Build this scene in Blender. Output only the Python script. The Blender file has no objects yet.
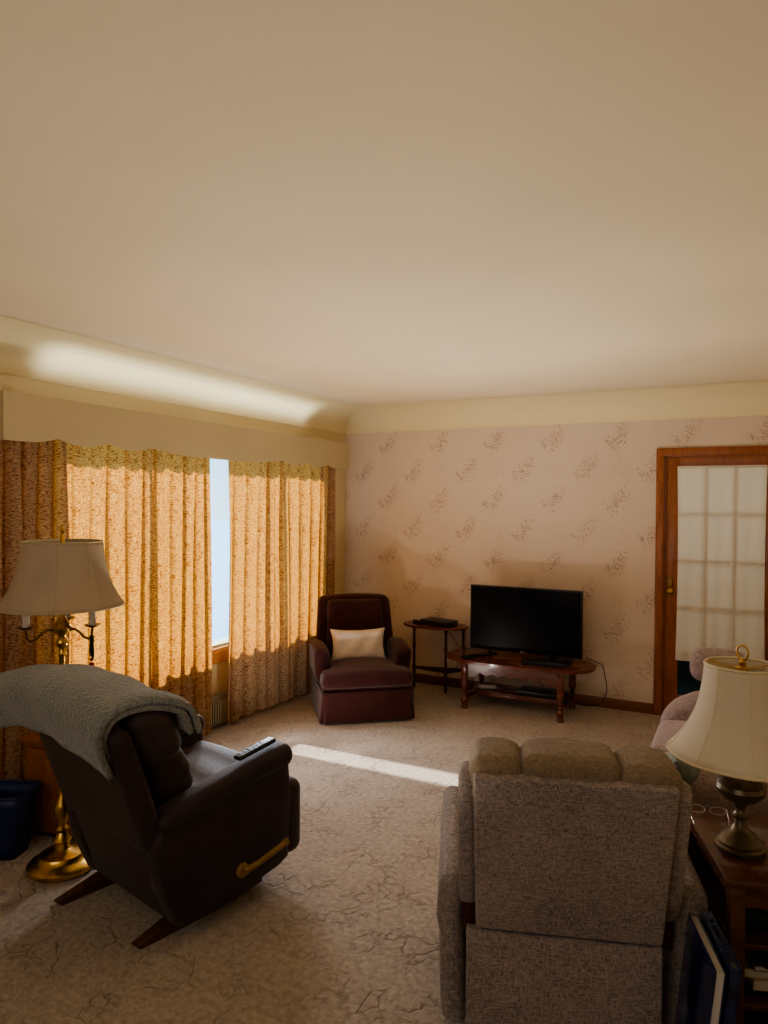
import bpy, bmesh, random
from math import *
from mathutils import Vector, Matrix, Euler, noise as mnoise

random.seed(7)
C = bpy.context.scene.collection
PI = pi

# ------------------------------------------------------------------ helpers
def mark(o, label=None, cat=None, group=None, kind=None):
    if label: o['label'] = label
    if cat: o['category'] = cat
    if group: o['group'] = group
    if kind: o['kind'] = kind
    return o

def thing(name, label, cat, loc=(0, 0, 0), deg=0, group=None):
    o = bpy.data.objects.new(name, None); C.objects.link(o)
    o.empty_display_size = .1
    o.location = loc; o.rotation_euler = (0, 0, radians(deg))
    return mark(o, label, cat, group)

class MB:
    def __init__(s):
        s.bm = bmesh.new()
    def _xf(s, vs, M):
        for v in vs: v.co = M @ v.co
    def box(s, c, size, rot=(0, 0, 0), bevel=0.0, seg=2):
        r = bmesh.ops.create_cube(s.bm, size=1.0)
        vs = r['verts']
        for v in vs: v.co = Vector((v.co.x*size[0], v.co.y*size[1], v.co.z*size[2]))
        if bevel > 0:
            es = list({e for v in vs for e in v.link_edges})
            rr = bmesh.ops.bevel(s.bm, geom=es, offset=bevel, segments=seg, affect='EDGES', profile=.5)
            vs = list({v for f in rr['faces'] for v in f.verts} | {v for v in vs if v.is_valid})
        s._xf(vs, Matrix.Translation(Vector(c)) @ Euler(rot).to_matrix().to_4x4())
        return s
    def bx(s, x0, x1, y0, y1, z0, z1, bevel=0.0):
        return s.box(((x0+x1)/2, (y0+y1)/2, (z0+z1)/2), (abs(x1-x0), abs(y1-y0), abs(z1-z0)), bevel=bevel)
    def soft(s, c, size, r, n=(6, 6, 6), rot=(0, 0, 0), fn=None):
        """rounded box built of a lattice; fn deforms local points"""
        h = [size[i]/2 for i in range(3)]
        r = min(r, min(h)*.98)
        ax = []
        for i in range(3):
            hi = h[i]; ii = hi-r
            cor = [ii+r*tan(a)*1.0 for a in (radians(15), radians(30))]
            inn = [-ii+2*ii*k/n[i] for k in range(n[i]+1)]
            ax.append([-hi]+[-q for q in reversed(cor)]+inn+cor+[hi])
        L = [len(a) for a in ax]
        M = Matrix.Translation(Vector(c)) @ Euler(rot).to_matrix().to_4x4()
        vd = {}
        def get(i, j, k):
            key = (i, j, k)
            if key in vd: return vd[key]
            p = Vector((ax[0][i], ax[1][j], ax[2][k]))
            q = Vector([max(-(h[m]-r), min(h[m]-r, p[m])) for m in range(3)])
            d = p-q
            if d.length > 1e-9: d.normalize()
            p = q+d*r
            if fn: p = fn(p)
            vd[key] = s.bm.verts.new(M @ Vector(p))
            return vd[key]
        def face(a, b, c_, d): 
            try: s.bm.faces.new((a, b, c_, d))
            except ValueError: pass
        X, Y, Zn = L
        for j in range(Y-1):
            for k in range(Zn-1):
                face(get(0, j, k), get(0, j, k+1), get(0, j+1, k+1), get(0, j+1, k))
                face(get(X-1, j, k), get(X-1, j+1, k), get(X-1, j+1, k+1), get(X-1, j, k+1))
        for i in range(X-1):
            for k in range(Zn-1):
                face(get(i, 0, k), get(i+1, 0, k), get(i+1, 0, k+1), get(i, 0, k+1))
                face(get(i, Y-1, k), get(i, Y-1, k+1), get(i+1, Y-1, k+1), get(i+1, Y-1, k))
        for i in range(X-1):
            for j in range(Y-1):
                face(get(i, j, 0), get(i, j+1, 0), get(i+1, j+1, 0), get(i+1, j, 0))
                face(get(i, j, Zn-1), get(i+1, j, Zn-1), get(i+1, j+1, Zn-1), get(i, j+1, Zn-1))
        return s
    def lathe(s, prof, c=(0, 0, 0), seg=28, rot=(0, 0, 0), scale=(1, 1, 1)):
        M = Matrix.Translation(Vector(c)) @ Euler(rot).to_matrix().to_4x4() @ Matrix.Diagonal((*scale, 1))
        rings = []
        for (r, z) in prof:
            if r < 1e-5: rings.append([s.bm.verts.new(M @ Vector((0, 0, z)))])
            else: rings.append([s.bm.verts.new(M @ Vector((r*cos(2*PI*k/seg), r*sin(2*PI*k/seg), z))) for k in range(seg)])
        for a, b in zip(rings, rings[1:]):
            for k in range(seg):
                k2 = (k+1) % seg
                if len(a) == 1 and len(b) == 1: continue
                if len(a) == 1: s.bm.faces.new((a[0], b[k2], b[k]))
                elif len(b) == 1: s.bm.faces.new((a[k], a[k2], b[0]))
                else: s.bm.faces.new((a[k], a[k2], b[k2], b[k]))
        for ring, flip in ((rings[0], True), (rings[-1], False)):
            if len(ring) > 1:
                s.bm.faces.new(list(reversed(ring)) if flip else ring)
        return s
    def tube(s, pts, r, seg=8, rfn=None):
        pts = [Vector(p) for p in pts]
        n = len(pts); prev = None; rings = []
        for i, p in enumerate(pts):
            t = (pts[min(i+1, n-1)]-pts[max(i-1, 0)])
            if t.length < 1e-9: t = Vector((0, 0, 1))
            t.normalize()
            if prev is None:
                a = Vector((0, 0, 1)) if abs(t.z) < .9 else Vector((1, 0, 0))
                nrm = t.cross(a).normalized()
            else:
                nrm = (prev-t*prev.dot(t))
                nrm = nrm.normalized() if nrm.length > 1e-6 else t.orthogonal().normalized()
            prev = nrm; b = t.cross(nrm)
            rr = rfn(i/(n-1)) if rfn else r
            rings.append([s.bm.verts.new(p+(nrm*cos(2*PI*k/seg)+b*sin(2*PI*k/seg))*rr) for k in range(seg)])
        for a, b in zip(rings, rings[1:]):
            for k in range(seg):
                k2 = (k+1) % seg
                s.bm.faces.new((a[k], a[k2], b[k2], b[k]))
        s.bm.faces.new(list(reversed(rings[0]))); s.bm.faces.new(rings[-1])
        return s
    def prism(s, poly, axis, a, b, bevel=0.0, seg=3, M=None):
        """extrude a 2-D polygon along axis 'x' (poly=(y,z)), 'y' (poly=(x,z)), 'z' (poly=(x,y))"""
        def pt(p, t):
            return {'x': (t, p[0], p[1]), 'y': (p[0], t, p[1]), 'z': (p[0], p[1], t)}[axis]
        v0 = [s.bm.verts.new(pt(p, a)) for p in poly]
        v1 = [s.bm.verts.new(pt(p, b)) for p in poly]
        n = len(poly); fs = []
        fs.append(s.bm.faces.new(v0)); fs.append(s.bm.faces.new(list(reversed(v1))))
        for i in range(n):
            j = (i+1) % n
            fs.append(s.bm.faces.new((v0[j], v0[i], v1[i], v1[j])))
        vs = v0+v1
        if bevel > 0:
            es = list({e for f in fs[:2] for e in f.edges})
            rr = bmesh.ops.bevel(s.bm, geom=es, offset=bevel, segments=seg, affect='EDGES', profile=.5, clamp_overlap=True)
            vs = list({v for f in rr['faces'] for v in f.verts} | {v for v in vs if v.is_valid})
        if M is not None: s._xf(vs, M)
        return s
    def grid(s, fn, nu, nv, closed_u=False):
        g = [[s.bm.verts.new(fn(i/nu, j/nv)) for j in range(nv+1)] for i in range(nu if closed_u else nu+1)]
        N = len(g)
        for i in range(nu):
            for j in range(nv):
                a = g[i % N]; b = g[(i+1) % N]
                s.bm.faces.new((a[j], b[j], b[j+1], a[j+1]))
        return s
    def build(s, name, mat, parent=None, smooth=True, angle=40, solid=0, sub=0, bevel=0, kind=None, label=None):
        bmesh.ops.recalc_face_normals(s.bm, faces=s.bm.faces)
        me = bpy.data.meshes.new(name); s.bm.to_mesh(me); s.bm.free()
        o = bpy.data.objects.new(name, me); C.objects.link(o)
        me.materials.append(mat)
        if smooth:
            for p in me.polygons: p.use_smooth = True
            try: me.set_sharp_from_angle(angle=radians(angle))
            except Exception: pass
        if solid:
            m = o.modifiers.new('s', 'SOLIDIFY'); m.thickness = solid; m.offset = 0
        if bevel:
            m = o.modifiers.new('b', 'BEVEL'); m.width = bevel; m.segments = 2; m.limit_method = 'ANGLE'
        if sub:
            m = o.modifiers.new('u', 'SUBSURF'); m.levels = sub; m.render_levels = sub
        if parent: o.parent = parent
        if kind: o['kind'] = kind
        if label: o['label'] = label
        return o

def copy_part(o, parent):
    c = o.copy(); C.objects.link(c); c.parent = parent
    return c

# ------------------------------------------------------------------ materials
def srgb(r, g, b):
    f = lambda c: (c/255/12.92) if c/255 <= .04045 else ((c/255+.055)/1.055)**2.4
    return (f(r), f(g), f(b), 1)

class NT:
    def __init__(s, name):
        s.m = bpy.data.materials.new(name); s.m.use_nodes = True
        s.t = s.m.node_tree; s.t.nodes.clear()
        s.out = s.t.nodes.new('ShaderNodeOutputMaterial')
    def n(s, typ, **kw):
        nd = s.t.nodes.new(typ)
        for k, v in kw.items():
            if k.startswith('_'): setattr(nd, k[1:], v)
            else:
                k2 = int(k[1:]) if k[0] == 'i' and k[1:].isdigit() else k.replace('__', ' ')
                if hasattr(v, 'is_output'): s.t.links.new(v, nd.inputs[k2])
                else: nd.inputs[k2].default_value = v
        return nd
    def math(s, op, a, b=0, c=0, clamp=False):
        nd = s.t.nodes.new('ShaderNodeMath'); nd.operation = op; nd.use_clamp = clamp
        for i, v in enumerate((a, b, c)):
            if hasattr(v, 'is_output'): s.t.links.new(v, nd.inputs[i])
            else: nd.inputs[i].default_value = v
        return nd.outputs[0]
    def coords(s, scale=(1, 1, 1), rot=(0, 0, 0), loc=(0, 0, 0)):
        tc = s.n('ShaderNodeTexCoord')
        mp = s.n('ShaderNodeMapping', Vector=tc.outputs['Object'], Scale=scale, Rotation=rot, Location=loc)
        return mp.outputs[0]
    def noise(s, vec, scale, detail=3, rough=.5, dist=0):
        nd = s.n('ShaderNodeTexNoise', Vector=vec, Scale=scale, Detail=detail, Roughness=rough, Distortion=dist)
        return nd.outputs['Fac']
    def ramp(s, fac, stops, interp='LINEAR'):
        nd = s.n('ShaderNodeValToRGB', Fac=fac); nd.color_ramp.interpolation = interp
        el = nd.color_ramp.elements
        el[0].position, el[0].color = stops[0]; el[1].position, el[1].color = stops[-1]
        for p, c in stops[1:-1]:
            e = el.new(p); e.color = c
        return nd.outputs['Color']
    def mix(s, fac, a, b, mode='MIX'):
        nd = s.t.nodes.new('ShaderNodeMix'); nd.data_type = 'RGBA'; nd.blend_type = mode
        for k, v in ((0, fac), (6, a), (7, b)):
            if hasattr(v, 'is_output'): s.t.links.new(v, nd.inputs[k])
            else: nd.inputs[k].default_value = v
        return nd.outputs[2]
    def bump(s, h, strength=.3, dist=.01):
        return s.n('ShaderNodeBump', Height=h, Strength=strength, Distance=dist).outputs[0]
    def bsdf(s, col, rough=.7, spec=.3, metal=0, normal=None, sheen=0, coat=0, alpha=None):
        nd = s.n('ShaderNodeBsdfPrincipled', Roughness=rough, Metallic=metal)
        for k, v in (('Base Color', col),):
            if hasattr(v, 'is_output'): s.t.links.new(v, nd.inputs[k])
            else: nd.inputs[k].default_value = v
        nd.inputs['Specular IOR Level'].default_value = spec
        nd.inputs['Sheen Weight'].default_value = sheen
        nd.inputs['Sheen Roughness'].default_value = .5
        nd.inputs['Coat Weight'].default_value = coat
        if normal is not None: s.t.links.new(normal, nd.inputs['Normal'])
        return nd
    def done(s, sh):
        s.t.links.new(sh.outputs[0] if hasattr(sh, 'outputs') else sh, s.out.inputs[0])
        return s.m

def plain(name, col, rough=.6, spec=.3, metal=0, var=.08, scale=12, bump=.0, bscale=60, sheen=0, coat=0):
    t = NT(name); v = t.coords()
    f = t.noise(v, scale, 4)
    c = Vector(col[:3])
    a = (*(c*(1-var)), 1); b = (*[min(1, q) for q in c*(1+var)], 1)
    colr = t.ramp(f, [(.3, a), (.7, b)])
    nrm = None
    if bump: nrm = t.bump(t.noise(v, bscale, 4), bump, .004)
    return t.done(t.bsdf(colr, rough, spec, metal, nrm, sheen, coat))

def wood(name, dark, light, rough=.4, scale=1.0, axis=(1, 8, 8), coat=.1):
    t = NT(name); v = t.coords(scale=tuple(a*scale for a in axis))
    f = t.noise(v, 6, 6, .6, 1.2)
    g = t.noise(v, 40, 3, .6)
    h = t.math('ADD', t.math('MULTIPLY', f, .75), t.math('MULTIPLY', g, .25))
    col = t.ramp(h, [(.33, dark), (.66, light)])
    return t.done(t.bsdf(col, rough, .35, 0, t.bump(h, .12, .002), 0, coat))

def fabric(name, c1, c2, weave=260, rough=.9, sheen=.25, bump=.35, blot=3):
    """woven upholstery: short threads running both ways"""
    t = NT(name)
    a = t.noise(t.coords(scale=(1, 1, .22)), weave*.55, 2, .6)
    b = t.noise(t.coords(scale=(.22, .22, 1.4)), weave*.5, 2, .6)
    big = t.noise(t.coords(), blot, 3)
    w = t.math('MAXIMUM', a, b)
    f = t.math('ADD', t.math('MULTIPLY', w, .8), t.math('MULTIPLY', big, .2))
    col = t.ramp(f, [(.42, c1), (.62, c2)])
    return t.done(t.bsdf(col, rough, .2, 0, t.bump(w, bump, .003), sheen))

M = {}
# plaster
def plaster(name, col):
    t = NT(name); v = t.coords()
    big = t.noise(v, .8, 3); fine = t.noise(v, 120, 3)
    c = Vector(col[:3])
    colr = t.ramp(big, [(.3, (*(c*.95), 1)), (.7, (*[min(q, 1) for q in c*1.04], 1))])
    return t.done(t.bsdf(colr, .75, .2, 0, t.bump(fine, .08, .002)))
M['ceil'] = plaster('ceiling_plaster', srgb(224, 210, 184))
M['cove'] = plaster('cove_paint', srgb(228, 214, 176))
M['cream'] = plaster('cream_wall_paint', srgb(214, 198, 160))
M['valance'] = plain('valance_paint', srgb(182, 164, 130), .6, .25, var=.03, scale=2)

# wallpaper with floral sprigs
def wallpaper():
    t = NT('sprig_wallpaper'); tc = t.n('ShaderNodeTexCoord')
    sep = t.n('ShaderNodeSeparateXYZ', Vector=tc.outputs['Object'])
    X, Zc = sep.outputs[0], sep.outputs[2]
    W, Hh = .53, .53
    wob = t.noise(tc.outputs['Object'], 7, 2)
    warp = t.math('MULTIPLY', t.math('SUBTRACT', wob, .5), .05)
    def cellmask(ox, oz, rx, rz, lean):
        x = t.math('ADD', X, warp); z = t.math('ADD', Zc, warp)
        u = t.math('SUBTRACT', t.math('MULTIPLY', t.math('FRACT', t.math('DIVIDE', t.math('ADD', x, ox+20), W)), W), W/2)
        v = t.math('SUBTRACT', t.math('MULTIPLY', t.math('FRACT', t.math('DIVIDE', t.math('ADD', z, oz+20), Hh)), Hh), Hh/2)
        u2 = t.math('SUBTRACT', u, t.math('MULTIPLY', v, lean))
        d = t.math('ADD', t.math('POWER', t.math('ABSOLUTE', t.math('DIVIDE', u2, rx)), 2), t.math('POWER', t.math('ABSOLUTE', t.math('DIVIDE', v, rz)), 2))
        return t.math('SUBTRACT', 1, d, clamp=True)
    m = cellmask(0, 0, .095, .17, .4)
    m = t.math('MAXIMUM', m, cellmask(W/2, Hh/2, .095, .17, .4))
    m = t.math('MAXIMUM', m, cellmask(.09, .05, .05, .07, -.5))
    m = t.math('MAXIMUM', m, cellmask(W/2+.09, Hh/2+.05, .05, .07, -.5))
    faint = cellmask(W/2, 0, .11, .12, -.6)
    leaf = t.noise(t.coords(scale=(1.7, 1, 1), rot=(0, radians(35), 0)), 58, 2, .5, .8)
    leaf2 = t.noise(t.coords(scale=(1, 1, 2.0), rot=(0, radians(-28), 0)), 48, 2, .5, .8)
    lf = t.math('MAXIMUM', leaf, leaf2)
    ink = t.math('MULTIPLY', t.math('SUBTRACT', t.math('ADD', lf, t.math('MULTIPLY', m, .15)), .685), 14, clamp=True)
    ink = t.math('MULTIPLY', ink, t.math('MULTIPLY', m, 2.2, clamp=True))
    ink2 = t.math('MULTIPLY', t.math('MULTIPLY', t.math('SUBTRACT', lf, .6), 10, clamp=True), t.math('MULTIPLY', faint, 1.5, clamp=True))
    base = t.ramp(t.noise(tc.outputs['Object'], 1.2, 2), [(.3, srgb(208, 190, 174)), (.7, srgb(214, 197, 181))])
    c = t.mix(t.math('MULTIPLY', ink2, .5), base, srgb(176, 128, 110))
    tint = t.ramp(t.noise(tc.outputs['Object'], 14, 2), [(.42, srgb(112, 92, 84)), (.6, srgb(168, 112, 96))])
    c = t.mix(t.math('MULTIPLY', ink, .62), c, tint)
    return t.done(t.bsdf(c, .7, .2, 0, t.bump(t.noise(tc.outputs['Object'], 200, 2), .05, .001)))
M['paper'] = wallpaper()

def carpet():
    t = NT('sculpted_carpet'); v = t.coords()
    wn = t.n('ShaderNodeTexNoise', Vector=v, Scale=5, Detail=3)
    off = t.n('ShaderNodeVectorMath', _operation='SCALE', i0=wn.outputs['Color']); off.inputs['Scale'].default_value = .28
    vv = t.n('ShaderNodeVectorMath', _operation='ADD', i0=v, i1=off.outputs[0]).outputs[0]
    vo = t.n('ShaderNodeTexVoronoi', Vector=vv, Scale=11, _feature='DISTANCE_TO_EDGE').outputs['Distance']
    groove = t.math('SUBTRACT', 1, t.math('MULTIPLY', vo, 9), clamp=True)
    brk = t.math('MULTIPLY', t.math('SUBTRACT', t.noise(v, 6, 2), .46), 8, clamp=True)
    groove = t.math('MULTIPLY', groove, brk)
    pile = t.noise(v, 260, 3, .7); clump = t.noise(v, 38, 4, .65); big = t.noise(v, 1.4, 3)
    base = t.ramp(big, [(.3, srgb(172, 154, 136)), (.7, srgb(192, 175, 156))])
    sh = t.ramp(clump, [(.3, (.62, .60, .58, 1)), (.68, (1.08, 1.08, 1.08, 1))])
    c = t.mix(1.0, base, sh, 'MULTIPLY')
    c = t.mix(t.math('MULTIPLY', groove, .30), c, srgb(98, 78, 62))
    pr = t.ramp(pile, [(.3, (.72, .72, .72, 1)), (.7, (1.1, 1.1, 1.1, 1))])
    c = t.mix(1.0, c, pr, 'MULTIPLY')
    h = t.math('ADD', t.math('MULTIPLY', pile, .25), t.math('SUBTRACT', t.math('MULTIPLY', clump, .9), t.math('MULTIPLY', groove, .6)))
    return t.done(t.bsdf(c, .95, .1, 0, t.bump(h, .8, .012), .3))
M['carpet'] = carpet()

def drape():
    t = NT('woven_drape_fabric'); v = t.coords(scale=(1, 1, 4.2))
    fl = t.noise(v, 48, 3, .6, .1)
    fl2 = t.noise(t.coords(scale=(1, 1, 6)), 85, 2, .6)
    mot = t.noise(t.coords(), 18, 3)
    f = t.math('ADD', t.math('MULTIPLY', fl, .68), t.math('MULTIPLY', fl2, .32))
    f = t.math('ADD', f, t.math('MULTIPLY', t.math('SUBTRACT', mot, .5), .10))
    col = t.ramp(f, [(.39, srgb(92, 74, 58)), (.44, srgb(146, 124, 100)), (.49, srgb(178, 158, 130)), (.62, srgb(196, 178, 150))])
    tr = t.ramp(f, [(.395, srgb(120, 52, 12)), (.44, srgb(186, 98, 30)), (.49, srgb(232, 150, 56)), (.62, srgb(244, 178, 84))])
    nrm = t.bump(f, .3, .003)
    d = t.n('ShaderNodeBsdfDiffuse', Color=col, Roughness=.8, Normal=nrm)
    s = t.n('ShaderNodeBsdfTranslucent', Color=tr)
    mx = t.n('ShaderNodeMixShader', Fac=.42, i1=d.outputs[0], i2=s.outputs[0])
    return t.done(mx)
M['drape'] = drape()

def thin(name, cd, ct, fac, bumpsc=300):
    t = NT(name); v = t.coords()
    nrm = t.bump(t.noise(v, bumpsc, 2), .08, .001)
    d = t.n('ShaderNodeBsdfDiffuse', Color=cd, Normal=nrm)
    s = t.n('ShaderNodeBsdfTranslucent', Color=ct)
    return t.done(t.n('ShaderNodeMixShader', Fac=fac, i1=d.outputs[0], i2=s.outputs[0]))
M['shade'] = thin('lampshade_silk', srgb(224, 216, 200), srgb(220, 206, 176), .3)
M['shade_grey'] = thin('lampshade_linen', srgb(186, 172, 154), srgb(210, 180, 140), .3)
M['shade_trim'] = plain('lampshade_trim', srgb(176, 162, 132), .7, .2, var=.04)
M['shade_piping'] = plain('lampshade_piping', srgb(206, 194, 166), .7, .2, var=.04)
M['door_shade'] = thin('door_curtain_cloth', srgb(228, 220, 204), srgb(230, 222, 204), .28)
M['oak_trim'] = wood('stained_door_wood', srgb(122, 68, 36), srgb(166, 102, 60), .35, axis=(8, 8, 1))
M['oak_trim_h'] = wood('stained_trim_wood', srgb(88, 50, 26), srgb(128, 78, 42), .4, axis=(1, 8, 8))
M['base_wood'] = wood('baseboard_wood', srgb(100, 62, 38), srgb(138, 92, 58), .4, axis=(1, 8, 8))
M['table_wood'] = wood('reddish_maple_wood', srgb(84, 42, 32), srgb(122, 70, 54), .22, axis=(1.5, 8, 8), coat=.35)
M['end_wood'] = wood('dark_walnut_wood', srgb(58, 32, 20), srgb(98, 58, 36), .3, axis=(1.5, 8, 8), coat=.3)
M['dark_wood'] = wood('dark_turned_wood', srgb(46, 22, 14), srgb(84, 42, 26), .35, axis=(8, 8, 1.5))
M['cab_wood'] = wood('honey_cabinet_wood', srgb(110, 62, 30), srgb(160, 98, 52), .35, axis=(8, 8, 1))
M['sled_wood'] = wood('recliner_base_wood', srgb(62, 38, 22), srgb(96, 62, 38), .5, axis=(8, 1, 8))
M['lever_wood'] = wood('lever_wood', srgb(110, 84, 44), srgb(150, 116, 66), .4, axis=(8, 1, 8))
M['win_wood'] = wood('window_wood', srgb(176, 110, 58), srgb(214, 150, 92), .4, axis=(8, 1, 8))
M['white'] = plain('white_window_paint', srgb(216, 212, 190), .5, var=.02)
M['brass'] = plain('aged_brass', srgb(196, 158, 88), .28, .5, 1, var=.25, scale=25)
M['brass_dark'] = plain('dark_brass', srgb(120, 92, 56), .35, .5, 1, var=.3, scale=30)
M['pewter'] = plain('antique_bronze', srgb(110, 98, 80), .38, .5, .75, var=.3, scale=30)
M['candle'] = plain('candle_sleeve', srgb(196, 188, 174), .5, var=.03)
M['brown'] = plain('brown_suede', srgb(50, 36, 36), .6, .3, var=.16, scale=7, bump=.25, bscale=90, sheen=.1)
M['brown_lt'] = plain('brown_suede_cushion', srgb(60, 46, 43), .55, .35, var=.16, scale=7, bump=.25, bscale=80, sheen=.1)
M['maroon'] = plain('maroon_velvet', srgb(60, 26, 24), .85, .15, var=.14, scale=9, bump=.25, bscale=160, sheen=.2)
M['grey_fab'] = fabric('grey_tweed', srgb(98, 90, 88), srgb(156, 143, 137), 420, sheen=.15)
M['grey_fab2'] = fabric('grey_tweed_pillow', srgb(108, 94, 78), srgb(140, 124, 105), 420, sheen=.15)
M['sofa_fab'] = fabric('mauve_sofa_weave', srgb(132, 112, 110), srgb(168, 150, 146), 300)
M['sofa_fab2'] = fabric('beige_sofa_weave', srgb(150, 134, 112), srgb(190, 174, 150), 150)
M['pillow'] = plain('ivory_satin', srgb(222, 208, 196), .45, .4, var=.08, scale=14, bump=.3, bscale=22)
M['teal_pillow'] = plain('dark_green_cushion', srgb(52, 58, 52), .85, .2, var=.12, scale=16, bump=.2)
M['sheer'] = plain('pale_blue_grey_cushion', srgb(128, 134, 130), .75, .3, var=.2, scale=20, bump=.4, bscale=40)
M['blue'] = plain('navy_plastic', srgb(22, 38, 82), .45, .4, var=.05)
M['black'] = plain('black_plastic', srgb(16, 16, 18), .35, .5, var=.1)
M['screen'] = plain('tv_glass', srgb(6, 6, 8), .32, .12, var=.05)
M['boxgrey'] = plain('slate_plastic', srgb(36, 38, 46), .4, .4, var=.08)
M['cable'] = plain('black_cable', srgb(24, 20, 18), .6, .3)
M['paleplastic'] = plain('pale_plastic', srgb(180, 165, 160), .5, .3)
M['redbead'] = plain('red_bead', srgb(130, 14, 30), .3, .5)
M['book_cream'] = plain('cream_paper', srgb(176, 164, 140), .8, .1, var=.15, scale=3)
M['book_grey'] = plain('grey_cover', srgb(120, 116, 106), .6, .3)
M['book_green'] = plain('dark_green_cover', srgb(30, 46, 34), .6, .3)
M['book_dark'] = plain('dark_cover', srgb(30, 24, 24), .6, .3)
M['silver'] = plain('silver_emblem', srgb(190, 190, 195), .3, .5, .6)
M['vent'] = plain('vent_metal', srgb(150, 148, 136), .45, .4, .2)
M['ventdark'] = plain('vent_dark', srgb(52, 50, 48), .7, .2)
M['leaf'] = plain('green_leaf', srgb(70, 120, 40), .5, .3, var=.2)
M['hall'] = plaster('hall_teal', srgb(30, 62, 74))
M['ground'] = plain('frosted_ground', srgb(165, 205, 226), .9, .1, var=.05, scale=.5)
M['frame_white'] = plain('white_page_edge', srgb(188, 184, 178), .7, .2, var=.08)

def glossy_cover():
    t = NT('glossy_navy_cover'); v = t.coords()
    f = t.noise(v, 6, 4, .6, 1)
    col = t.ramp(f, [(.35, srgb(14, 18, 40)), (.55, srgb(34, 48, 92)), (.75, srgb(120, 130, 150))])
    return t.done(t.bsdf(col, .25, .5, 0, None, 0, .5))
M['cover'] = glossy_cover()

def fleece():
    t = NT('grey_sherpa_fleece'); v = t.coords()
    vo = t.n('ShaderNodeTexVoronoi', Vector=v, Scale=85, _feature='F1').outputs['Distance']
    nz = t.noise(v, 60, 4, .7)
    h = t.math('ADD', vo, t.math('MULTIPLY', nz, .8))
    col = t.ramp(h, [(.35, srgb(96, 98, 96)), (.95, srgb(132, 134, 130))])
    return t.done(t.bsdf(col, .95, .1, 0, t.bump(h, .9, .008), .4))
M['fleece'] = fleece()

def glass():
    t = NT('window_glass')
    g = t.n('ShaderNodeBsdfGlossy', Color=(1, 1, 1, 1), Roughness=.02)
    tr = t.n('ShaderNodeBsdfTransparent', Color=(.93, .97, .98, 1))
    lw = t.n('ShaderNodeFresnel', IOR=1.25)
    return t.done(t.n('ShaderNodeMixShader', Fac=lw.outputs[0], i1=tr.outputs[0], i2=g.outputs[0]))
M['glass'] = glass()

# ------------------------------------------------------------------ room shell
XL, YB, CEIL, COVE, XR, YN = -3.54, 6.04, 2.585, 2.38, .85, -2.4
WT = .14
def struct(name, mb, mat, parent=None, **k):
    return mb.build(name, mat, parent, kind='structure' if parent is None else None, **k)

struct('floor', MB().bx(XL-WT, XR+WT, YN-WT, YB+WT, -.1, 0), M['carpet'], smooth=False)
struct('ceiling', MB().bx(XL-WT, XR+WT, YN-WT, YB+WT, CEIL, CEIL+.1), M['ceil'], smooth=False)
# window opening in the left wall
WY0, WY1, WZ0, WZ1 = 2.66, 5.47, .56, 2.14
m = MB()
m.bx(XL-WT, XL, YN-WT, WY0, 0, CEIL).bx(XL-WT, XL, WY1, YB+WT, 0, CEIL)
m.bx(XL-WT, XL, WY0, WY1, 0, WZ0).bx(XL-WT, XL, WY0, WY1, WZ1, CEIL)
struct('wall_left', m, M['cream'], smooth=False)
DX0, DX1, DZ1 = -.575, .245, 2.085
m = MB()
m.bx(XL, DX0, YB, YB+WT, 0, CEIL).bx(DX1, XR+WT, YB, YB+WT, 0, CEIL).bx(DX0, DX1, YB, YB+WT, DZ1, CEIL)
struct('wall_back', m, M['paper'], smooth=False)
struct('wall_right', MB().bx(XR, XR+WT, YN-WT, YB, 0, CEIL), M['cream'], smooth=False)
struct('wall_near', MB().bx(XL, XR, YN-WT, YN, 0, CEIL), M['cream'], smooth=False)

# coved crown along walls
def cove_prof(n=10, d=.36):
    pts = []
    for i in range(n+1):
        a = PI/2*i/n
        pts.append((d-d*cos(PI/2-a)*1.0 if False else d*(1-cos(a)), COVE+(CEIL-COVE)*sin(a)))
    return pts
def cove_strip(name, axis):
    m = MB(); d = .36; n = 14
    P0 = [(d*(1-cos(PI/2*i/n)), COVE+(CEIL-.002-COVE)*sin(PI/2*i/n)) for i in range(n+1)]
    lip = [(.0, COVE-.006), (.005, COVE-.004), (.006, COVE)]
    prof = lip+[(max(p[0], .004), p[1]) for p in P0]
    if axis == 'left':
        f = lambda u, v: None
        ys = (YN, YB)
        rows = [[m.bm.verts.new((XL+p[0], y, p[1])) for p in prof] for y in ys]
    elif axis == 'back':
        rows = [[m.bm.verts.new((x, YB-p[0], p[1])) for p in prof] for x in (XL, XR)]
    else:
        rows = [[m.bm.verts.new((XR-p[0], y, p[1])) for p in prof] for y in (YN, YB)]
    for j in range(len(prof)-1):
        m.bm.faces.new((rows[0][j], rows[1][j], rows[1][j+1], rows[0][j+1]))
    return struct(name, m, M['cove'], angle=60)
cove_strip('trim_1', 'left'); cove_strip('trim_2', 'back'); cove_strip('trim_3', 'right')

m = MB().bx(XL+.01, -.64, YB-.016, YB, 0, .085, bevel=.004)
struct('baseboard_back', m, M['base_wood'])
m = MB().bx(XL, XL+.014, YN, YB-.02, 0, .11, bevel=.003)
struct('baseboard_left', m, M['white'])

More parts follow.
